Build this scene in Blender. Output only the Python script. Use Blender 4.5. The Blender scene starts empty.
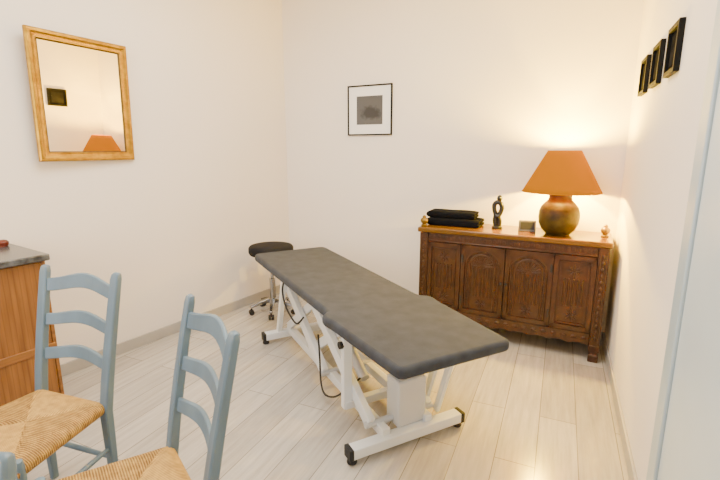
import bpy, bmesh, math, random
from mathutils import Vector, Matrix
random.seed(7)
S = bpy.context.scene
C = S.collection
PI = math.pi
def R(d): return math.radians(d)

# ------------------------------------------------------------------ materials
def _nodes(name):
    m = bpy.data.materials.new(name); m.use_nodes = True
    nt = m.node_tree
    return m, nt, nt.nodes, nt.links, nt.nodes['Principled BSDF']

def mat(name, col, rough=0.5, metal=0.0, var=0.0, vscale=8.0, bump=0.0, bscale=60.0,
        stretch=(1, 1, 1), sheen=0.0, spec=0.5, coat=0.0, col2=None):
    m, nt, N, L, P = _nodes(name)
    P.inputs['Roughness'].default_value = rough
    P.inputs['Metallic'].default_value = metal
    P.inputs['Specular IOR Level'].default_value = spec
    P.inputs['Sheen Weight'].default_value = sheen
    P.inputs['Coat Weight'].default_value = coat
    tc = N.new('ShaderNodeTexCoord'); mp = N.new('ShaderNodeMapping')
    mp.inputs['Scale'].default_value = stretch
    L.new(tc.outputs['Object'], mp.inputs['Vector'])
    no = N.new('ShaderNodeTexNoise'); no.inputs['Scale'].default_value = vscale
    no.inputs['Detail'].default_value = 5
    L.new(mp.outputs['Vector'], no.inputs['Vector'])
    mix = N.new('ShaderNodeMix'); mix.data_type = 'RGBA'
    c = Vector(col)
    if col2 is None:
        a = tuple(max(0, x * (1 - var)) for x in c); b = tuple(min(1, x * (1 + var)) for x in c)
    else:
        a, b = col, col2
    mix.inputs['A'].default_value = (*a, 1); mix.inputs['B'].default_value = (*b, 1)
    rp = N.new('ShaderNodeMapRange')
    rp.inputs['From Min'].default_value = 0.3; rp.inputs['From Max'].default_value = 0.7
    L.new(no.outputs['Fac'], rp.inputs['Value'])
    L.new(rp.outputs['Result'], mix.inputs['Factor'])
    L.new(mix.outputs['Result'], P.inputs['Base Color'])
    if bump > 0:
        n2 = N.new('ShaderNodeTexNoise'); n2.inputs['Scale'].default_value = bscale
        n2.inputs['Detail'].default_value = 3
        L.new(mp.outputs['Vector'], n2.inputs['Vector'])
        bp = N.new('ShaderNodeBump'); bp.inputs['Strength'].default_value = bump
        bp.inputs['Distance'].default_value = 0.004
        L.new(n2.outputs['Fac'], bp.inputs['Height'])
        L.new(bp.outputs['Normal'], P.inputs['Normal'])
    return m

def floor_mat():
    m, nt, N, L, P = _nodes('pale_laminate_planks')
    tc = N.new('ShaderNodeTexCoord'); mp = N.new('ShaderNodeMapping')
    mp.inputs['Rotation'].default_value = (0, 0, R(-98.4))
    L.new(tc.outputs['Object'], mp.inputs['Vector'])
    br = N.new('ShaderNodeTexBrick')
    br.offset = 0.37; br.offset_frequency = 2
    br.inputs['Scale'].default_value = 1.0
    br.inputs['Brick Width'].default_value = 1.25
    br.inputs['Row Height'].default_value = 0.19
    br.inputs['Mortar Size'].default_value = 0.0022
    br.inputs['Mortar Smooth'].default_value = 0.2
    br.inputs['Bias'].default_value = 0.0
    br.inputs['Color1'].default_value = (0.540, 0.500, 0.445, 1)
    br.inputs['Color2'].default_value = (0.425, 0.390, 0.342, 1)
    br.inputs['Mortar'].default_value = (0.22, 0.196, 0.167, 1)
    L.new(mp.outputs['Vector'], br.inputs['Vector'])
    m2 = N.new('ShaderNodeMapping'); m2.inputs['Scale'].default_value = (1.2, 14, 1)
    L.new(mp.outputs['Vector'], m2.inputs['Vector'])
    no = N.new('ShaderNodeTexNoise'); no.inputs['Scale'].default_value = 2.4; no.inputs['Detail'].default_value = 8
    no.inputs['Roughness'].default_value = 0.65
    L.new(m2.outputs['Vector'], no.inputs['Vector'])
    rp = N.new('ShaderNodeMapRange')
    rp.inputs['From Min'].default_value = 0.3; rp.inputs['From Max'].default_value = 0.7
    rp.inputs['To Min'].default_value = 0.79; rp.inputs['To Max'].default_value = 1.12
    L.new(no.outputs['Fac'], rp.inputs['Value'])
    mx = N.new('ShaderNodeMix'); mx.data_type = 'RGBA'; mx.blend_type = 'MULTIPLY'
    mx.inputs['Factor'].default_value = 1
    L.new(br.outputs['Color'], mx.inputs['A']); L.new(rp.outputs['Result'], mx.inputs['B'])
    L.new(mx.outputs['Result'], P.inputs['Base Color'])
    P.inputs['Roughness'].default_value = 0.20
    bp = N.new('ShaderNodeBump'); bp.inputs['Strength'].default_value = 0.25; bp.inputs['Distance'].default_value = 0.002
    bp.invert = True
    L.new(br.outputs['Fac'], bp.inputs['Height']); L.new(bp.outputs['Normal'], P.inputs['Normal'])
    return m

def rush_mat():
    m, nt, N, L, P = _nodes('woven_rush')
    tc = N.new('ShaderNodeTexCoord'); sp = N.new('ShaderNodeSeparateXYZ')
    L.new(tc.outputs['Object'], sp.inputs['Vector'])
    def M(op, a, b=None):
        n = N.new('ShaderNodeMath'); n.operation = op
        for i, v in enumerate((a, b)):
            if v is None: continue
            if isinstance(v, (int, float)): n.inputs[i].default_value = v
            else: L.new(v, n.inputs[i])
        return n.outputs[0]
    ax = M('DIVIDE', M('ABSOLUTE', sp.outputs['X']), 0.205)
    ay = M('DIVIDE', M('ABSOLUTE', sp.outputs['Y']), 0.19)
    side = M('GREATER_THAN', ax, ay)
    inv = M('SUBTRACT', 1.0, side)
    coord = M('ADD', M('MULTIPLY', sp.outputs['Y'], side), M('MULTIPLY', sp.outputs['X'], inv))
    st = M('ADD', M('MULTIPLY', M('SINE', M('MULTIPLY', coord, 2 * PI / 0.0080)), 0.5), 0.5)
    no = N.new('ShaderNodeTexNoise'); no.inputs['Scale'].default_value = 40; no.inputs['Detail'].default_value = 4
    L.new(tc.outputs['Object'], no.inputs['Vector'])
    f = M('ADD', M('MULTIPLY', st, 0.42), M('MULTIPLY', no.outputs['Fac'], 0.70))
    f = M('SUBTRACT', f, M('MULTIPLY', side, 0.22))
    cr = N.new('ShaderNodeValToRGB')
    cr.color_ramp.elements[0].position = 0.10; cr.color_ramp.elements[0].color = (0.17, 0.075, 0.010, 1)
    cr.color_ramp.elements[1].position = 0.80; cr.color_ramp.elements[1].color = (0.70, 0.425, 0.098, 1)
    L.new(f, cr.inputs['Fac']); L.new(cr.outputs['Color'], P.inputs['Base Color'])
    bp = N.new('ShaderNodeBump'); bp.inputs['Strength'].default_value = 0.7; bp.inputs['Distance'].default_value = 0.003
    L.new(st, bp.inputs['Height']); L.new(bp.outputs['Normal'], P.inputs['Normal'])
    P.inputs['Roughness'].default_value = 0.65
    return m

def shade_mat():
    m, nt, N, L, P = _nodes('orange_lampshade_fabric')
    out = N['Material Output']
    P.inputs['Base Color'].default_value = (0.12, 0.032, 0.0, 1)
    P.inputs['Roughness'].default_value = 1.0
    P.inputs['Specular IOR Level'].default_value = 0.0
    tr = N.new('ShaderNodeBsdfTranslucent'); tr.inputs['Color'].default_value = (0.9, 0.42, 0.0, 1)
    mx = N.new('ShaderNodeMixShader'); mx.inputs['Fac'].default_value = 0.022
    L.new(P.outputs['BSDF'], mx.inputs[1]); L.new(tr.outputs['BSDF'], mx.inputs[2])
    em = N.new('ShaderNodeEmission'); em.inputs['Color'].default_value = (1.0, 0.34, 0.0, 1)
    em.inputs['Strength'].default_value = 0.58
    ad = N.new('ShaderNodeAddShader')
    L.new(mx.outputs[0], ad.inputs[0]); L.new(em.outputs[0], ad.inputs[1])
    L.new(ad.outputs[0], out.inputs['Surface'])
    return m

def print_mat():
    """a soft grey photograph with one dark rounded subject low in the middle"""
    m, nt, N, L, P = _nodes('grey_photo_print')
    tc = N.new('ShaderNodeTexCoord')
    mp = N.new('ShaderNodeMapping'); mp.inputs['Location'].default_value = (-.1, 0, .35); mp.inputs['Scale'].default_value = (9, 1, 14)
    L.new(tc.outputs['Object'], mp.inputs['Vector'])
    no = N.new('ShaderNodeTexNoise'); no.inputs['Scale'].default_value = 24; no.inputs['Detail'].default_value = 6
    L.new(tc.outputs['Object'], no.inputs['Vector'])
    ad = N.new('ShaderNodeMix'); ad.data_type = 'RGBA'; ad.blend_type = 'LINEAR_LIGHT'; ad.inputs['Factor'].default_value = .55
    L.new(mp.outputs['Vector'], ad.inputs['A']); L.new(no.outputs['Color'], ad.inputs['B'])
    gr = N.new('ShaderNodeTexGradient'); gr.gradient_type = 'SPHERICAL'
    L.new(ad.outputs['Result'], gr.inputs['Vector'])
    cr = N.new('ShaderNodeValToRGB')
    cr.color_ramp.elements[0].position = 0.0; cr.color_ramp.elements[0].color = (0.062, 0.062, 0.066, 1)
    cr.color_ramp.elements[1].position = 0.40; cr.color_ramp.elements[1].color = (0.010, 0.010, 0.011, 1)
    L.new(gr.outputs['Fac'], cr.inputs['Fac']); L.new(cr.outputs['Color'], P.inputs['Base Color'])
    P.inputs['Roughness'].default_value = 0.3
    return m

def groove_mat(name, c1, c2, pitch):
    """brown wood with fine vertical grooves along y"""
    m, nt, N, L, P = _nodes(name)
    tc = N.new('ShaderNodeTexCoord'); mp = N.new('ShaderNodeMapping'); mp.inputs['Scale'].default_value = (6, 6, .5)
    L.new(tc.outputs['Object'], mp.inputs['Vector'])
    no = N.new('ShaderNodeTexNoise'); no.inputs['Scale'].default_value = 7; no.inputs['Detail'].default_value = 6
    L.new(mp.outputs['Vector'], no.inputs['Vector'])
    sp = N.new('ShaderNodeSeparateXYZ'); L.new(tc.outputs['Object'], sp.inputs['Vector'])
    mu = N.new('ShaderNodeMath'); mu.operation = 'MULTIPLY'; mu.inputs[1].default_value = 2 * PI / pitch
    L.new(sp.outputs['Y'], mu.inputs[0])
    si = N.new('ShaderNodeMath'); si.operation = 'SINE'; L.new(mu.outputs[0], si.inputs[0])
    rp = N.new('ShaderNodeMapRange'); rp.inputs['From Min'].default_value = .6; rp.inputs['From Max'].default_value = 1
    rp.inputs['To Min'].default_value = 1; rp.inputs['To Max'].default_value = .75
    L.new(si.outputs[0], rp.inputs['Value'])
    cr = N.new('ShaderNodeValToRGB')
    cr.color_ramp.elements[0].position = .3; cr.color_ramp.elements[0].color = (*c1, 1)
    cr.color_ramp.elements[1].position = .7; cr.color_ramp.elements[1].color = (*c2, 1)
    L.new(no.outputs['Fac'], cr.inputs['Fac'])
    mx = N.new('ShaderNodeMix'); mx.data_type = 'RGBA'; mx.blend_type = 'MULTIPLY'; mx.inputs['Factor'].default_value = 1
    L.new(cr.outputs['Color'], mx.inputs['A']); L.new(rp.outputs['Result'], mx.inputs['B'])
    L.new(mx.outputs['Result'], P.inputs['Base Color'])
    bp = N.new('ShaderNodeBump'); bp.inputs['Strength'].default_value = .4; bp.inputs['Distance'].default_value = .003
    L.new(rp.outputs['Result'], bp.inputs['Height']); L.new(bp.outputs['Normal'], P.inputs['Normal'])
    P.inputs['Roughness'].default_value = .35
    return m

M_wall = mat('cream_wall_paint', (0.855, 0.785, 0.700), 0.75, var=0.012, vscale=1.5, bump=0.05, bscale=220)
M_ceil = mat('ceiling_paint', (0.88, 0.86, 0.82), 0.8, var=0.01)
M_floor = floor_mat()
M_base = mat('light_grey_baseboard', (0.42, 0.395, 0.365), 0.4, var=0.05)
M_trim = mat('pale_blue_grey_gloss_trim', (0.42, 0.51, 0.56), 0.35, var=0.02)
M_trim2 = mat('pale_blue_grey_door', (0.55, 0.63, 0.67), 0.4, var=0.02)
M_blue = mat('grey_blue_chair_paint', (0.120, 0.186, 0.245), 0.42, var=0.14, vscale=14, bump=0.1, bscale=60, stretch=(1, 1, 0.25))
M_rush = rush_mat()
M_pad = mat('slate_grey_suede_upholstery', (0.035, 0.039, 0.048), 0.9, col2=(0.050, 0.055, 0.066), vscale=14, bump=0.12, bscale=170, sheen=0.06, spec=.2)
M_white = mat('white_powder_coat', (0.76, 0.78, 0.80), 0.35, var=0.02)
M_lgrey = mat('light_grey_housing', (0.58, 0.59, 0.61), 0.4, var=0.03)
M_rubber = mat('black_rubber', (0.010, 0.010, 0.011), 0.6, var=0.1)
M_black = mat('matt_black_cloth', (0.0065, 0.007, 0.009), 0.9, var=0.2, bump=0.05, bscale=90, spec=.06)
M_stoolseat = mat('black_stool_vinyl', (0.014, 0.014, 0.016), 0.75, var=0.2, spec=.12)
M_blackfr = mat('black_frame_wood', (0.006, 0.006, 0.006), 0.6, var=0.1, spec=.12)
M_chrome = mat('brushed_chrome', (0.36, 0.36, 0.37), 0.2, 1.0, var=0.05)
M_wood = mat('dark_carved_oak', (0.021, 0.0064, 0.0017), 0.28, col2=(0.052, 0.0168, 0.0043), vscale=14, bump=0.15, bscale=70, stretch=(1, 1, 0.3))
M_wood_l = mat('worn_oak_carving', (0.028, 0.0086, 0.0022), 0.28, col2=(0.068, 0.0222, 0.0056), vscale=22, bump=0.12, bscale=90)
M_woodtop = mat('polished_oak_top_lamplit', (0.085, 0.037, 0.0035), 0.18, col2=(0.165, 0.075, 0.008), vscale=9, bump=0.05, bscale=60, stretch=(0.2, 1, 1))  # oak top, with the lamp's golden light put into its colour
M_pine = groove_mat('ribbed_golden_brown_wood', (0.17, 0.064, 0.011), (0.27, 0.112, 0.023), .024)
M_pine2 = mat('plain_golden_brown_wood', (0.17, 0.064, 0.011), 0.35, col2=(0.27, 0.112, 0.023), vscale=7, bump=.06, stretch=(6, .6, 6))
M_stone = mat('dark_mottled_stone', (0.022, 0.024, 0.028), 0.22, col2=(0.125, 0.128, 0.135), vscale=24)
M_gold = mat('antique_gilt', (0.28, 0.138, 0.002), 0.32, 0.7, col2=(0.49, 0.280, 0.014), vscale=25, bump=0.3, bscale=120)
M_golddk = mat('dark_gilt_inner_edge', (0.05, 0.024, 0.003), 0.4, 0.4, col2=(0.11, 0.056, 0.007), vscale=30)
M_mirror = mat('mirror_glass', (0.92, 0.85, 0.73), 0.01, 1.0)
M_mat = mat('white_mount_card', (0.86, 0.85, 0.83), 0.8, var=0.01)
M_print = print_mat()
M_silver = mat('near_black_print', (0.016, 0.0155, 0.0155), 0.9, var=0.5, vscale=14, spec=.0)
M_darkmat = mat('black_mount_card', (0.009, 0.009, 0.009), 1.0, var=0.05, spec=.0)
M_bronze = mat('dark_olive_brown_glaze', (0.021, 0.0155, 0.0028), 0.45, 0.0, col2=(0.068, 0.047, 0.008), vscale=16, bump=0.4, bscale=60, spec=.25)
M_brass = mat('aged_brass', (0.40, 0.21, 0.045), 0.32, 0.75, var=0.15)
M_finial = mat('brassy_turned_wood', (0.17, 0.105, 0.012), 0.3, 0.5, var=0.15)
M_ebony = mat('black_polished_resin', (0.007, 0.0065, 0.0065), 0.3, var=0.1)
M_plastic = mat('silver_grey_plastic', (0.10, 0.10, 0.102), 0.35, 0.2, var=0.1)
M_screen = mat('dark_grey_display', (0.03, 0.032, 0.033), 0.5, var=0.1, spec=.1)
M_red = mat('dark_red_lacquer', (0.12, 0.02, 0.01), 0.3, var=0.1)
M_shade = shade_mat()

# ------------------------------------------------------------------ geometry helpers
def new(): return bmesh.new()

def box(bm, x0, x1, y0, y1, z0, z1, mtx=None):
    vs = [bm.verts.new(p) for p in ((x0, y0, z0), (x1, y0, z0), (x1, y1, z0), (x0, y1, z0),
                                    (x0, y0, z1), (x1, y0, z1), (x1, y1, z1), (x0, y1, z1))]
    for f in ((3, 2, 1, 0), (4, 5, 6, 7), (0, 1, 5, 4), (1, 2, 6, 5), (2, 3, 7, 6), (3, 0, 4, 7)):
        bm.faces.new([vs[i] for i in f])
    if mtx is not None:
        for v in vs: v.co = mtx @ v.co
    return vs

def rings(bm, rr, cap=True, closed=False):
    """connect a list of equal-length vertex rings"""
    R_ = [[bm.verts.new(p) for p in r] for r in rr]
    n = len(R_[0]); k = len(R_)
    for i in range(k if closed else k - 1):
        a, b = R_[i], R_[(i + 1) % k]
        for j in range(n):
            bm.faces.new((a[j], a[(j + 1) % n], b[(j + 1) % n], b[j]))
    if cap and not closed:
        bm.faces.new(list(reversed(R_[0]))); bm.faces.new(R_[-1])
    return R_

def frame_at(d):
    d = d.normalized()
    up = Vector((0, 0, 1)) if abs(d.z) < 0.95 else Vector((0, 1, 0))
    a = d.cross(up).normalized(); b = a.cross(d).normalized()
    return a, b

def bar(bm, p0, p1, w, h):
    p0, p1 = Vector(p0), Vector(p1)
    a, b = frame_at(p1 - p0)
    def ring(p): return [p + a * (sx * w / 2) + b * (sy * h / 2) for sx, sy in ((-1, -1), (1, -1), (1, 1), (-1, 1))]
    rings(bm, [ring(p0), ring(p1)])

def smooth_path(pts, n=6):
    P = [Vector(p) for p in pts]; out = []
    for i in range(len(P) - 1):
        p0 = P[max(i - 1, 0)]; p1 = P[i]; p2 = P[i + 1]; p3 = P[min(i + 2, len(P) - 1)]
        for k in range(n):
            t = k / n
            out.append(0.5 * ((2 * p1) + (p2 - p0) * t + (2 * p0 - 5 * p1 + 4 * p2 - p3) * t * t + (3 * p1 - p0 - 3 * p2 + p3) * t ** 3))
    out.append(P[-1]); return out

def tube(bm, pts, r, seg=10, cap=True, closed=False):
    P = [Vector(p) for p in pts]; n = len(P)
    rad = r if isinstance(r, (list, tuple)) else [r] * n
    rr = []; a = None
    for i in range(n):
        if closed: d = P[(i + 1) % n] - P[i - 1]
        else: d = P[min(i + 1, n - 1)] - P[max(i - 1, 0)]
        d.normalize()
        if a is None: a, b = frame_at(d)
        else:
            a = (a - d * a.dot(d)).normalized(); b = a.cross(d).normalized()
        rr.append([P[i] + (a * math.cos(2 * PI * k / seg) + b * math.sin(2 * PI * k / seg)) * rad[i] for k in range(seg)])
    rings(bm, rr, cap, closed)

def lathe(bm, prof, seg=32, c=(0, 0, 0), cap=True):
    c = Vector(c)
    rings(bm, [[c + Vector((r * math.cos(2 * PI * k / seg), r * math.sin(2 * PI * k / seg), z)) for k in range(seg)] for r, z in prof], cap)

def prism(bm, pts, z0, z1, mtx=None):
    rr = [[Vector((x, y, z)) for x, y in pts] for z in (z0, z1)]
    if mtx is not None: rr = [[mtx @ v for v in r] for r in rr]
    rings(bm, rr)

def ball(bm, c, r, seg=12, sq=(1, 1, 1)):
    m = Matrix.Translation(c) @ Matrix.Diagonal((r * sq[0], r * sq[1], r * sq[2], 1))
    bmesh.ops.create_uvsphere(bm, u_segments=seg, v_segments=max(6, seg // 2 + 2), radius=1, matrix=m)

def round_poly(pts, rad, n=6):
    out = []; k = len(pts)
    for i in range(k):
        p = Vector(pts[i]); a = Vector(pts[i - 1]); b = Vector(pts[(i + 1) % k])
        r = rad[i] if isinstance(rad, (list, tuple)) else rad
        if r <= 0: out.append(tuple(p)); continue
        p0 = p + (a - p).normalized() * r; p1 = p + (b - p).normalized() * r
        for j in range(n + 1):
            t = j / n
            q = p0 * (1 - t) ** 2 + p * 2 * t * (1 - t) + p1 * t * t
            out.append((q.x, q.y))
    return out

def rect_frame(bm, w, h, prof):
    """mitred frame in the xz plane, centred on 0; prof: (inset, y) around the section, closed loop"""
    rr = []
    for ins, y in prof:
        a, b = w / 2 - ins, h / 2 - ins
        rr.append([Vector((-a, y, -b)), Vector((a, y, -b)), Vector((a, y, b)), Vector((-a, y, b))])
    rings(bm, rr, cap=False, closed=True)

def obj(name, bm, m, parent=None, bevel=0.0, seg=2, ang=38, loc=None, mtx=None):
    bmesh.ops.recalc_face_normals(bm, faces=bm.faces)
    if mtx is not None: bmesh.ops.transform(bm, matrix=mtx, verts=bm.verts)
    for f in bm.faces: f.smooth = True
    for e in bm.edges:
        if len(e.link_faces) == 2 and e.calc_face_angle(0) > R(ang): e.smooth = False
    me = bpy.data.meshes.new(name); bm.to_mesh(me); bm.free()
    me.materials.append(m)
    o = bpy.data.objects.new(name, me); C.objects.link(o)
    if parent is not None: o.parent = parent
    if loc is not None: o.location = loc
    if bevel > 0:
        b = o.modifiers.new('bevel', 'BEVEL'); b.width = bevel; b.segments = seg
        b.limit_method = 'ANGLE'; b.angle_limit = R(40); b.harden_normals = False
    return o

def tag(o, label, cat, group=None):
    o['label'] = label; o['category'] = cat
    if group: o['group'] = group
    return o

def thing(name, label, cat, loc, rz=0, group=None, rx=0):
    o = bpy.data.objects.new(name, None); C.objects.link(o)
    o.empty_display_size = 0.1
    o.location = loc; o.rotation_euler = (rx, 0, rz)
    return tag(o, label, cat, group)

def dup(root, loc, rz, label):
    r = root.copy(); C.objects.link(r); r.location = loc; r.rotation_euler = (0, 0, rz); r['label'] = label
    for ch in list(root.children):
        c = ch.copy(); C.objects.link(c); c.parent = r
        for g in list(ch.children):
            d = g.copy(); C.objects.link(d); d.parent = c
    return r

def struct(name, bm, m, bevel=0):
    o = obj(name, bm, m, bevel=bevel); o['kind'] = 'structure'; return o

# ------------------------------------------------------------------ the room
H = 3.15
LX = -3.18                      # left wall face
A = Vector((LX, 3.52))          # left/back corner
B = Vector((-0.1417, 3.802))    # back/right corner
D = Vector((0.658, -1.60))      # right wall, behind the camera
E = Vector((LX, -1.60))
def slab(name, p, q, t, z0, z1, m, bevel=0, ext=0.0):
    d = (q - p).normalized(); n = Vector((-d.y, d.x))      # n: left of p->q
    p2, q2 = p - d * ext, q + d * ext
    bm = new(); prism(bm, [tuple(p2), tuple(q2), tuple(q2 + n * t), tuple(p2 + n * t)], z0, z1)
    return struct(name, bm, m, bevel)
slab('wall_left', E, A, 0.12, 0, H, M_wall)
slab('wall_back', A, B, 0.12, 0, H, M_wall)
slab('wall_right', B, D, 0.12, 0, H, M_wall)
slab('wall_front', D, E, 0.12, 0, H, M_wall)
bm = new(); prism(bm, [(LX - .12, -1.72), (.8, -1.72), (0.0, 3.95), (LX - .12, 3.70)], -0.08, 0.0); struct('floor', bm, M_floor)
bm = new(); prism(bm, [(LX - .12, -1.72), (.8, -1.72), (0.0, 3.95), (LX - .12, 3.70)], H, H + 0.08); struct('ceiling', bm, M_ceil)
slab('baseboard_left', E, A, -0.014, 0, 0.085, M_base, 0.003)
slab('baseboard_back', A, B, -0.014, 0, 0.085, M_base, 0.003)
rd = (D - B).normalized(); rn = Vector((rd.y, -rd.x))       # into the room
def rw(y): return Vector((0.4213 - 0.1481 * y, y))          # a point on the right wall
slab('baseboard_right', B, rw(1.84), -0.014, 0, 0.085, M_base, 0.003)
# door opening with casing in the right wall
def rslab(bm, ya, yb, t, z0, z1):
    p, q = rw(ya), rw(yb); prism(bm, [tuple(p), tuple(q), tuple(q + rn * t), tuple(p + rn * t)], z0, z1)
bm = new(); rslab(bm, 1.82, 1.72, 0.028, 0, 2.17); rslab(bm, 1.72, 0.83, 0.028, 2.07, 2.17); rslab(bm, 0.83, 0.73, 0.028, 0, 2.17)
struct('trim_1', bm, M_trim, 0.006)
bm = new(); rslab(bm, 1.715, 0.835, 0.018, 0.006, 2.065)
struct('door_1', bm, M_trim2, 0.004)

# ------------------------------------------------------------------ rush-seated ladder-back chair
def make_chair(label, loc, rz):
    t = thing('ladder_back_chair', label, 'chair', loc, rz, 'grey blue ladder back chairs with rush seats')
    # seat
    bm = new(); N_ = 40; grid = []
    def hw(v): return 0.214 - 0.027 * v
    for j in range(N_ + 1):
        row = []
        v = -1 + 2 * j / N_
        for i in range(N_ + 1):
            u = -1 + 2 * i / N_
            m = max(abs(u), abs(v))
            z = 0.470 - 0.020 * m ** 10 - 0.007 * math.exp(-((abs(u) - abs(v)) / 0.05) ** 2) * (1 - m ** 4) - 0.008 * (1 - m)
            row.append(bm.verts.new((u * (hw(v) + .005), v * 0.20, z)))
        grid.append(row)
    for j in range(N_):
        for i in range(N_):
            bm.faces.new((grid[j][i], grid[j][i + 1], grid[j + 1][i + 1], grid[j + 1][i]))
    rim = [grid[0][i] for i in range(N_)] + [grid[j][N_] for j in range(N_)] + [grid[N_][N_ - i] for i in range(N_)] + [grid[N_ - j][0] for j in range(N_)]
    prev = rim
    for s, z in ((1.022, 0.440), (1.018, 0.426), (0.97, 0.413)):
        cur = [bm.verts.new((v.co.x * s, v.co.y * s, z)) for v in rim]
        for k in range(len(rim)):
            bm.faces.new((prev[k], cur[k], cur[(k + 1) % len(rim)], prev[(k + 1) % len(rim)]))
        prev = cur
    bm.faces.new(prev)
    obj('seat', bm, M_rush, t, ang=60)
    # rear posts, bent back above the seat
    def back(z): return 0.195 + (0 if z < .42 else 0.115 * ((z - .42) / .58) ** 1.15)
    for s in (-1, 1):
        bm = new(); rr = []
        for z, w, d in ((0, .028, .030), (.2, .034, .034), (.42, .041, .038), (.55, .043, .036), (.7, .043, .034), (.85, .043, .031), (.97, .041, .029), (.99, .035, .025), (.998, .022, .014)):
            x = s * (0.188 + 0.016 * max(0, (z - .42) / .58)); y = back(z)
            rr.append([Vector((x + a * w / 2, y + b * d / 2, z)) for a, b in ((-1, -1), (1, -1), (1, 1), (-1, 1))])
        rings(bm, rr); obj('leg', bm, M_blue, t, 0.006)
    for s in (-1, 1):
        bm = new(); pts = [(s * .232, -.19, z) for z in (0, .05, .2, .36, .45, .476)]
        tube(bm, pts, [.013, .016, .019, .021, .020, .016], 12); obj('leg', bm, M_blue, t)
    # three shaped slats
    for zc, hgt, hump in ((.913, .056, .030), (.762, .049, .023), (.612, .049, .023)):
        bm = new(); rr = []
        for i in range(25):
            q = -1 + 2 * i / 24
            x = q * 0.188
            arch = hump * (0.5 + 0.5 * math.cos(q * PI)) 
            z0 = zc - hgt / 2 + arch * 0.75; z1 = zc + hgt / 2 + arch
            yb = 0.028 * (1 - q * q)
            rr.append([Vector((x, back(z0) + yb - .007, z0)), Vector((x, back(z1) + yb - .007, z1)), Vector((x, back(z1) + yb + .007, z1)), Vector((x, back(z0) + yb + .007, z0))])
        rings(bm, rr); obj('back_slat', bm, M_blue, t, 0.004)
    for p0, p1 in (((-.232, -.19, .30), (.232, -.19, .30)), ((-.232, -.19, .17), (.232, -.19, .17)),
                   ((-.232, -.19, .25), (-.188, .195, .25)), ((.232, -.19, .25), (.188, .195, .25)),
                   ((-.232, -.19, .13), (-.188, .195, .13)), ((.232, -.19, .13), (.188, .195, .13)),
                   ((-.188, .195, .20), (.188, .195, .20))):
        bm = new(); tube(bm, [Vector(p0).lerp(Vector(p1), k / 4) for k in range(5)], [.009, .011, .012, .011, .009], 10)
        obj('stretcher', bm, M_blue, t)
    return t
def chair_pose(rear_mid, front):
    f = Vector(front).normalized()
    c = Vector(rear_mid) + f * 0.195
    return (c.x, c.y, 0), math.atan2(f.x, -f.y)
lo, rz = chair_pose((-1.99, .781), (.25, -.97))
chair = make_chair('grey blue ladder back chair with rush seat standing before the brown cabinet', lo, rz)
lo, rz = chair_pose((-1.162, .752), (-.34, -.940))
dup(chair, lo, rz, 'grey blue rush chair in front, nearest the massage table, its whole backrest in view')
lo, rz = chair_pose((-.985, .022), (.50, -.866))
dup(chair, lo, rz, 'grey blue chair cut off at the bottom left corner, only its post top showing')

# ------------------------------------------------------------------ massage table
t = thing('massage_table', 'long slate grey padded massage table on white tubular lifting frame', 'massage table', (-1.53, 2.214, 0), R(150.2))
half = [(-1.10, .300), (-.52, .336), (-.455, .348), (-.41, .340), (-.385, .304), (-.33, .298), (1.12, .318)]
rads = [.035, .02, .02, .016, .012, .015, .07]
out = round_poly([(x, y) for x, y in half] + [(x, -y) for x, y in half[::-1]], rads + rads[::-1])
bm = new(); prism(bm, out, .606, .662)
top = obj('padded_top', bm, M_pad, t, 0.020, 5)
bm = new()
for s in (-1, 1): bar(bm, (-.95, s * .215, .588), (.95, s * .215, .588), .038, .038)
for x in (-.93, -.40, .25, .93): bar(bm, (x, -.20, .588), (x, .20, .588), .04, .034)
obj('upper_frame', bm, M_white, t, 0.004)
for x in (-.73, .80):
    bm = new(); bar(bm, (x, -.33, .06), (x, .33, .06), .064, .055)
    f = obj('foot_bar', bm, M_white, t, 0.005)
    for s in (-1, 1):
        bm = new(); bar(bm, (x, s * .328, .06), (x, s * .352, .06), .068, .059)
        lathe(bm, [(.024, 0), (.026, .01), (.018, .036)], 16, (x, s * .325, 0))
        obj('end_cap', bm, M_rubber, f, 0.004)
for s in (-1, 1):
    bm = new(); bar(bm, (-.73, s * .13, .095), (.80, s * .13, .095), .045, .055); obj('base_beam', bm, M_white, t, 0.004)
for xa in (-.65, -.05):
    for s in (-1, 1):
        bm = new(); bar(bm, (xa, s * .178, .118), (xa + .82, s * .178, .568), .040, .075)
        obj('lift_arm', bm, M_white, t, 0.005)
for xa in (.30, .78):
    for s in (-1, 1):
        bm = new(); bar(bm, (xa, s * .135, .115), (xa - .68, s * .135, .568), .036, .062)
        obj('scissor_arm', bm, M_white, t, 0.005)
for x in (-.65, -.05):
    bm = new(); tube(bm, [(x, -.21, .118), (x, .21, .118)], .018, 14); obj('pivot_rod', bm, M_lgrey, t)
for s in (-1, 1):
    bm = new(); bar(bm, (-.46, s * .222, .12), (-.46, s * .222, .574), .040, .052)
    p = obj('post', bm, M_white, t, 0.004)
    bm = new(); tube(bm, [(-.46, s * .235, .49), (-.46, s * .266, .49)], .020, 14); obj('knob', bm, M_rubber, p)
bm = new(); bar(bm, (-.46, -.24, .14), (-.46, .24, .14), .045, .045); obj('cross_bar', bm, M_white, t, 0.004)
bm = new(); box(bm, -.71, -.59, -.125, .05, .085, .34); box(bm, -.695, -.605, -.108, .033, .34, .575); obj('lift_column', bm, M_lgrey, t, 0.010)
for x, y in ((-.60, -.19), (-.67, -.225)):
    bm = new(); bar(bm, (x, y, .09), (x - .12, y - .035, .576), .034, .026); obj('support_strut', bm, M_white, t, 0.003)
for s in (-1, 1):
    bm = new(); bar(bm, (.80, s * .215, .085), (.62, s * .215, .574), .034, .045); obj('support_strut', bm, M_white, t, 0.003)
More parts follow.
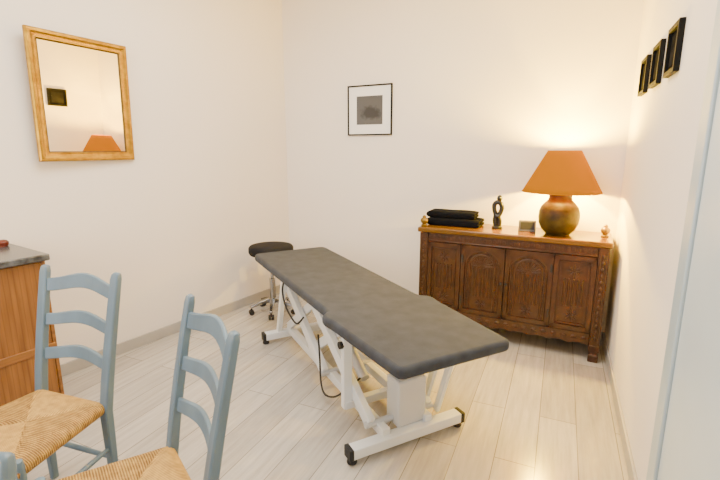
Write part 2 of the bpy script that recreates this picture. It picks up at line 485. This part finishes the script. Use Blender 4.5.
bm = new(); tube(bm, [(-.25, 0, .13), (.1, 0, .33)], .032, 16); tube(bm, [(.1, 0, .33), (.36, 0, .52)], .018, 14); obj('actuator', bm, M_lgrey, t)
bm = new(); tube(bm, smooth_path([(.58, .225, .57), (.56, .250, .50), (.49, .255, .41), (.40, .245, .35), (.30, .235, .33), (.22, .215, .40)]), .0065, 8)
obj('control_cable', bm, M_rubber, t)
bm = new(); tube(bm, smooth_path([(-.04, .215, .38), (-.07, .22, .24), (-.12, .235, .11), (-.19, .24, .06), (-.26, .20, .07), (-.28, .12, .12), (-.25, .03, .14)]), .006, 8)
obj('power_cable', bm, M_rubber, t)

# ------------------------------------------------------------------ stool
t = thing('rolling_stool', 'round black swivel stool on chrome base behind far end of massage table', 'stool', (-2.825, 2.875, 0), R(20))
bm = new(); lathe(bm, [(.15, .560), (.194, .566), (.204, .585), (.203, .625), (.192, .640), (.15, .648), (.0001, .650)], 40); obj('seat', bm, M_stoolseat, t, ang=60)
bm = new(); lathe(bm, [(.027, .09), (.027, .33), (.016, .335), (.016, .540), (.07, .545), (.07, .560)], 20); obj('gas_column', bm, M_chrome, t)
for k in range(5):
    a = 2 * PI * k / 5
    d = Vector((math.cos(a), math.sin(a), 0))
    bm = new(); rr = []
    n = Vector((-d.y, d.x, 0))
    for r_, z, w, h in ((.02, .125, .05, .045), (.12, .105, .04, .034), (.215, .072, .03, .02)):
        p = d * r_ + Vector((0, 0, z))
        rr.append([p + n * (a_ * w / 2) + Vector((0, 0, b_ * h / 2)) for a_, b_ in ((-1, -1), (1, -1), (1, 1), (-1, 1))])
    rings(bm, rr); lg = obj('base_leg', bm, M_chrome, t, 0.004)
    bm = new()
    for s in (-1, 1):
        c = d * .205 + n * (s * .014) + Vector((0, 0, .024))
        tube(bm, [c - n * .009, c + n * .009], .024, 16)
    tube(bm, [d * .205 + Vector((0, 0, .03)), d * .205 + Vector((0, 0, .07))], .008, 8)
    obj('caster', bm, M_rubber, lg)

# ------------------------------------------------------------------ carved sideboard
SBR = R(5.3)
SB = Vector((-.845, 3.508, 0))
t = thing('sideboard', 'dark carved oak sideboard with arched door panels against back wall', 'sideboard', SB, SBR)
bm = new(); box(bm, -.655, .655, -.175, .205, .12, .842); obj('body', bm, M_wood, t, 0.004)
bm = new(); box(bm, -.700, .695, -.215, .21, .845, .885); obj('top', bm, M_woodtop, t, 0.010, 3)
for sx in (-1, 1):
    for sy in (-1, 1):
        cx, cy = sx * .648, (-.172 if sy < 0 else .178)
        if sy < 0:
            bm = new(); box(bm, cx - .033, cx + .033, cy - .030, cy + .030, .125, .843)
            for s in (-1, 1): box(bm, cx + s * .020 - .005, cx + s * .020 + .005, cy - .036, cy - .028, .15, .81)
            for k in range(14): ball(bm, (cx, cy - .030, .18 + k * .046), .012, 8, (1, .6, 1.5))
            obj('corner_post', bm, M_wood_l, t, 0.003)
        bm = new(); rings(bm, [[Vector((cx + a * w, cy + b * w, z)) for a, b in ((-1, -1), (1, -1), (1, 1), (-1, 1))] for w, z in ((.030, 0), (.033, .010), (.033, .050), (.025, .060), (.025, .070), (.035, .085), (.036, .128))])
        obj('foot', bm, M_wood_l, t, 0.003)
# aprons and frieze
bm = new()
pts = [(-.612, .21), (-.612, .118)]
for k in range(9):
    x0 = -.612 + k * .136
    for j in range(1, 7): pts.append((x0 + .136 * j / 6, .118 + .014 * math.sin(PI * j / 6)))
pts.append((.612, .21))
M_xz = Matrix(((1, 0, 0, 0), (0, 0, 1, 0), (0, 1, 0, 0), (0, 0, 0, 1)))
prism(bm, pts, -.195, -.174, M_xz)
for k in range(18): ball(bm, (-.578 + k * .068, -.196, .172), .013, 8, (1.7, .4, 1))
obj('apron', bm, M_wood_l, t, 0.003)
bm = new(); box(bm, -.612, .612, -.196, -.174, .775, .843)
box(bm, -.612, .612, -.202, -.174, .775, .786)
for k in range(36):
    x = -.595 + k * .034
    box(bm, x - .010, x + .010, -.200, -.190, .800, .828)
obj('frieze', bm, M_wood_l, t, 0.003)
def carved_leaf(bm, cx, hw, z0, z1, arch):
    y = -.176
    box(bm, cx - hw, cx + hw, y - .010, y, z0, z1)                      # backing
    for xa, xb, za, zb in ((cx - hw, cx - hw + .030, z0, z1), (cx + hw - .030, cx + hw, z0, z1), (cx - hw, cx + hw, z0, z0 + .035), (cx - hw, cx + hw, z1 - .035, z1)):
        box(bm, xa, xb, y - .024, y, za, zb)
    iw = hw - .030
    def rosette(x, z, r):
        for k in range(8):
            a = 2 * PI * k / 8
            tube(bm, [(x + q * r * math.cos(a), y - .010, z + q * r * math.sin(a)) for q in (.2, .6, 1)], [.003, .008, .003], 8)
        ball(bm, (x, y - .010, z), .009, 10)
    if arch:
        zc = z1 - .035 - iw * 0.95
        # solid spandrels above the arch
        for s in (-1, 1):
            pts = [(cx + s * iw, zc), (cx + s * iw, z1 - .035), (cx, z1 - .035)]
            pts += [(cx + s * iw * math.sin(PI / 2 * k / 10), zc + iw * .95 * math.cos(PI / 2 * k / 10)) for k in range(1, 10)]
            prism(bm, pts, y - .018, y - .008, M_xz)
        for r_ in (iw * .94, iw * .72):
            tube(bm, [(cx + r_ * math.cos(a), y - .011, zc + r_ * math.sin(a)) for a in [PI * k / 20 for k in range(21)]], .0085, 8)
            for s in (-1, 1): tube(bm, [(cx + s * r_, y - .011, z0 + .04), (cx + s * r_, y - .011, zc)], .0085, 8)
        for k in range(11):                                                # fluted fan in the arch
            a = PI * (k + .5) / 11
            tube(bm, [(cx + q * math.cos(a), y - .010, zc + q * math.sin(a)) for q in (.02, iw * .35, iw * .62)], [.003, .008, .004], 8)
        for k in range(6):                                                 # flutes below it
            x = cx + iw * .60 * (-1 + 2 * (k + .5) / 6)
            tube(bm, [(x, y - .010, z0 + .145), (x, y - .010, zc - .01)], .0072, 8)
        rosette(cx, z0 + .09, .045)
        for k in range(13):
            a = PI * (k + .5) / 13
            ball(bm, (cx + iw * .83 * math.cos(a), y - .009, zc + iw * .83 * math.sin(a)), .006, 8)
        for s in (-1, 1):
            for k in range(12): ball(bm, (cx + s * iw * .83, y - .009, z0 + .05 + k * .026), .006, 8)
    else:
        # inner moulding, a rosette at each end and vertical flutes between
        for xa, xb, za, zb in ((-iw + .008, -iw + .018, z0 + .045, z1 - .045), (iw - .018, iw - .008, z0 + .045, z1 - .045),
                               (-iw + .008, iw - .008, z0 + .045, z0 + .055), (-iw + .008, iw - .008, z1 - .055, z1 - .045)):
            box(bm, cx + xa, cx + xb, y - .018, y - .008, za, zb)
        rosette(cx, z0 + .115, .048); rosette(cx, z1 - .115, .048)
        for k in range(5):
            x = cx + (iw - .030) * (-1 + 2 * (k + .5) / 5)
            tube(bm, [(x, y - .010, z0 + .19), (x, y - .010, z1 - .19)], .0075, 8)
            ball(bm, (x, y - .010, z0 + .18), .008, 8); ball(bm, (x, y - .010, z1 - .18), .008, 8)
for cx in (-.476, .476):
    bm = new(); carved_leaf(bm, cx, .134, .215, .77, False); obj('carved_panel', bm, M_wood_l, t, ang=30)
for s in (-1, 1):
    bm = new(); carved_leaf(bm, s * .170, .166, .215, .77, True)
    d = obj('door', bm, M_wood_l, t, ang=30)
    bm = new(); lathe(bm, [(.004, 0), (.006, .012), (.011, .016), (.011, .024), (.006, .030)], 14, cap=True)
    obj('knob', bm, M_rubber, d, mtx=Matrix.Translation((s * .020, -.200, .50)) @ Matrix.Rotation(R(90), 4, 'X'))
    for z in (.32, .66):
        bm = new(); box(bm, s * .325 - .008, s * .325 + .008, -.206, -.199, z - .03, z + .03); obj('hinge', bm, M_rubber, d, 0.002)
for fx_ in (-.670, .646):
    bm = new(); lathe(bm, [(.024, .884), (.028, .892), (.016, .902), (.029, .918), (.032, .932), (.027, .946), (.014, .956), (.016, .964), (.006, .974)], 16, (fx_, -.14 if fx_ < 0 else .02, 0))
    obj('finial', bm, M_finial, t)
def onsb(x, y, z=.885):
    c, s = math.cos(SBR), math.sin(SBR)
    return (SB.x + c * x - s * y, SB.y + s * x + c * y, z)

# ------------------------------------------------------------------ things on the sideboard
def fold_mesh(L_, th, W):
    bm = new(); g = th * .03; r = th / 2 + g / 2
    path = [Vector((L_ - L_ * k / 14, th / 2)) for k in range(15)]
    path += [Vector((-(r) * 1.2 * math.sin(a), th / 2 + r - r * math.cos(a))) for a in [PI * k / 10 for k in range(1, 11)]]
    path += [Vector((L_ * k / 14, th * 1.5 + g + .0012 * math.sin(k * .8))) for k in range(1, 15)]
    K = len(path); up, dn = [], []
    for i, p in enumerate(path):
        d = (path[min(i + 1, K - 1)] - path[max(i - 1, 0)]).normalized(); n = Vector((-d.y, d.x))
        e = min(i, K - 1 - i); f = (.6, .92, 1)[min(e, 2)]
        up.append(p + n * th * .49 * f); dn.append(p - n * th * .49 * f)
    ring = up + dn[::-1]
    cz = th + g / 2
    rr = []
    for q in (-1, -.985, -.95, -.88, -.7, -.4, 0, .4, .7, .88, .95, .985, 1):
        s = (1 - max(0, abs(q) - .85) ** 2 * 9)
        rr.append([Vector((p.x - L_ / 2, q * W / 2, cz + (p.y - cz) * s)) for p in ring])
    rings(bm, rr)
    zm = min(v.co.z for v in bm.verts)
    for v in bm.verts: v.co.z -= zm
    return bm
fm = fold_mesh(.405, .032, .20); htop = max(v.co.z for v in fm.verts)
low = tag(obj('folded_blanket', fm, M_black, None, 0, ang=75), 'larger folded black cover lying directly on the sideboard top', 'cover', 'folded black covers on the sideboard')
low.location = onsb(-.440, .02); low.rotation_euler = (0, 0, SBR)
up_ = tag(obj('folded_blanket', fold_mesh(.37, .026, .18), M_black, None, 0, ang=75), 'smaller folded black cover lying on top of the larger one', 'cover', 'folded black covers on the sideboard')
up_.location = onsb(-.466, .02, .885 + htop + .001); up_.rotation_euler = (0, 0, SBR + R(2))

t = thing('figurine', 'small black abstract figurine with a hollow loop beside the lamp and clock', 'figurine', onsb(-.11, .0), SBR)
bm = new(); lathe(bm, [(.040, 0), (.042, .006), (.040, .018), (.030, .024)], 24); obj('base', bm, M_ebony, t)
bm = new()
tube(bm, smooth_path([(-.012, 0, .02), (-.020, 0, .07), (-.016, 0, .11), (-.028, 0, .15), (-.030, 0, .19), (-.008, 0, .212), (.018, 0, .20), (.028, 0, .165), (.018, 0, .13), (.006, 0, .10), (.016, 0, .06), (.012, 0, .02)], 6), .018, 12)
tube(bm, smooth_path([(-.02, 0, .12), (.0, -.012, .10), (.02, 0, .12)], 6), .014, 10)
ball(bm, (.006, 0, .242), .023, 14, (.9, .9, 1.15))
obj('body', bm, M_ebony, t, ang=60)

t = thing('desk_clock', 'small silver grey digital clock with dark display between figurine and lamp', 'clock', onsb(.115, -.005), SBR + R(12))
bm = new(); prism(bm, [(-.032, 0), (.028, 0), (.012, .082), (-.010, .086)], -.062, .062, Matrix(((0, 0, 1, 0), (1, 0, 0, 0), (0, 1, 0, 0), (0, 0, 0, 1))))
obj('body', bm, M_plastic, t, 0.005)
bm = new(); v = [bm.verts.new(p) for p in ((-.050, -.0295, .018), (.050, -.0295, .018), (.050, -.0162, .072), (-.050, -.0162, .072))]; bm.faces.new(v)
obj('display', bm, M_screen, t)

LP = onsb(.333, -.03)
t = thing('table_lamp', 'lit table lamp with orange cone shade and broad olive brown pot base on sideboard', 'lamp', LP, SBR)
bm = new(); lathe(bm, [(.080, 0), (.087, .008), (.118, .042), (.136, .085), (.142, .128), (.140, .168), (.128, .205), (.104, .234), (.084, .254), (.078, .276), (.080, .300), (.066, .312)], 40); obj('base', bm, M_bronze, t)
bm = new(); lathe(bm, [(.014, .310), (.014, .335), (.018, .338), (.018, .350), (.010, .352)], 16); obj('bulb_holder', bm, M_brass, t)
bm = new(); rr = []
for k in range(9):
    q = k / 8; rr.append((.270 + (.112 - .270) * q, .314 + .298 * q))
seg = 56
lathe(bm, rr, seg, cap=False)
sh = obj('lamp_shade', bm, M_shade, t)
so = sh.modifiers.new('thick', 'SOLIDIFY'); so.thickness = 0.002
bm = new(); tube(bm, [(.269 * math.cos(2 * PI * k / 48), .269 * math.sin(2 * PI * k / 48), .316) for k in range(48)], .0035, 6, closed=True)
obj('shade_trim', bm, M_shade, sh)

# ------------------------------------------------------------------ pictures and mirror
def picture(label, loc, rz, w, h, fw, dep, mount, prm, group=None, card=None):
    t = thing('framed_picture', label, 'picture', loc, rz, group)
    bm = new(); rect_frame(bm, w, h, [(0, -.001), (0, -dep), (fw, -dep), (fw, -.001)]); obj('frame', bm, M_blackfr, t, 0.0015)
    bm = new(); box(bm, -w / 2 + fw, w / 2 - fw, -.010, -.002, -h / 2 + fw, h / 2 - fw); obj('mount', bm, card or M_mat, t)
    bm = new(); a, b, c = mount; box(bm, -a / 2, a / 2, -.0125, -.0095, -b / 2 + c, b / 2 + c); obj('print', bm, prm, t)
    return t
pc = A + (B - A).normalized() * ((-2.216 + 3.18) / math.cos(SBR))
picture('square black framed grey photograph with white mount on the back wall', (pc.x, pc.y, 1.860), SBR, .455, .450, .012, .02, (.265, .255, .0), M_print)
RWR = R(-81.6)
for y, lab in ((2.48, 'small black framed picture on right wall, nearest the door'), (2.865, 'small black framed picture on right wall, middle one of the row of three'), (3.26, 'small black framed picture on right wall, nearest the lamp')):
    p = rw(y); picture(lab, (p.x, p.y, 1.932), RWR, .22, .21, .020, .024, (.14, .13, 0), M_silver, 'three small frames on the right wall', M_darkmat)
t = thing('wall_mirror', 'tall mirror in a gilt frame hanging on the left wall', 'mirror', (LX + .025, 1.545, 1.43), R(94.0), rx=R(2.0))
w, h = .625, .775
up = Matrix.Translation((0, 0, h / 2))
bm = new(); rect_frame(bm, w, h, [(0, 0), (0, -.018), (.008, -.028), (.022, -.030), (.032, -.022), (.048, -.018), (.052, -.021), (.056, -.018), (.056, 0)])
obj('frame', bm, M_gold, t, 0.002, mtx=up)
bm = new(); rect_frame(bm, w - .111, h - .111, [(0, -.003), (0, -.017), (.007, -.013), (.007, -.003)]); obj('inner_edge', bm, M_golddk, t, mtx=up)
bm = new(); box(bm, -w / 2 + .06, w / 2 - .06, -.010, -.002, -h / 2 + .06, h / 2 - .06); obj('glass', bm, M_mirror, t, mtx=up)

# ------------------------------------------------------------------ brown cabinet on the left
t = thing('cabinet', 'golden brown ribbed wood cabinet with dark grey stone top by left wall', 'cabinet', (-2.91, .33, 0), 0)
fx = .235
bm = new(); box(bm, -.25, fx - .015, -.68, .68, .06, .920); obj('body', bm, M_pine2, t, 0.003)
bm = new(); box(bm, -.262, fx + .030, -.70, .700, .920, .955); obj('stone_top', bm, M_stone, t, 0.006)
bm = new(); box(bm, -.24, fx - .03, -.66, .66, 0, .06); obj('plinth', bm, M_wood, t)
for k in range(4):
    y0 = -.655 + k * .33
    for za, zb, nm in ((.449, .912, 'door'), (.08, .406, 'lower_door')):
        bm = new(); box(bm, fx - .015, fx, y0 + .001, y0 + .328, za, zb)
        obj(nm, bm, M_pine, t, 0.0015)
bm = new(); box(bm, fx - .014, fx + .006, -.68, .68, .405, .45); obj('rail', bm, M_pine2, t, 0.004)
bm = new(); box(bm, fx - .014, fx + .004, .666, .684, .06, .92); obj('edge_strip', bm, M_pine2, t, 0.004)
bm = new(); lathe(bm, [(.022, 0), (.028, .010), (.030, .024), (.022, .035), (.010, .039)], 20)
o = tag(obj('trinket_box', bm, M_red), 'small dark red trinket on the grey stone cabinet top', 'trinket'); o.location = (-3.075, .97, .955)

# ------------------------------------------------------------------ lights
def area(name, loc, rot, sx, sy, e, col):
    l = bpy.data.lights.new(name, 'AREA'); l.shape = 'RECTANGLE'; l.size = sx; l.size_y = sy; l.energy = e; l.color = col
    o = bpy.data.objects.new(name, l); o.location = loc; o.rotation_euler = rot; C.objects.link(o); return o
area('ceiling_light', (-1.5, 1.5, 3.05), (0, 0, 0), 1.4, 1.6, 92, (1.0, .96, .89))
area('daylight', (-1.8, -1.45, 1.7), (R(90), 0, 0), 2.0, 1.8, 66, (.98, .98, 1.0))
def point(name, loc, e, col, r):
    l = bpy.data.lights.new(name, 'POINT'); l.energy = e; l.color = col; l.shadow_soft_size = r
    o = bpy.data.objects.new(name, l); o.location = loc; C.objects.link(o); return o
point('lamp_bulb_low', (LP[0], LP[1], .885 + .385), 150, (1.0, .62, .035), .02)
point('lamp_bulb_high', (LP[0], LP[1], .885 + .575), 215, (1.0, .63, .04), .03)
point('side_lamp', (-2.95, .38, 1.30), 12, (1.0, .64, .12), .06)
w_ = bpy.data.worlds.new('world'); S.world = w_; w_.use_nodes = True
w_.node_tree.nodes['Background'].inputs[0].default_value = (.8, .85, .9, 1); w_.node_tree.nodes['Background'].inputs[1].default_value = .3

# ------------------------------------------------------------------ camera
cam = bpy.data.cameras.new('camera'); cam.sensor_fit = 'HORIZONTAL'; cam.sensor_width = 36; cam.lens = 22.0
cam.clip_start = 0.02
co = bpy.data.objects.new('camera', cam); co.location = (0, 0, 1.5); co.rotation_euler = (R(90 - 11.56), 0, R(32.8))
C.objects.link(co); S.camera = co
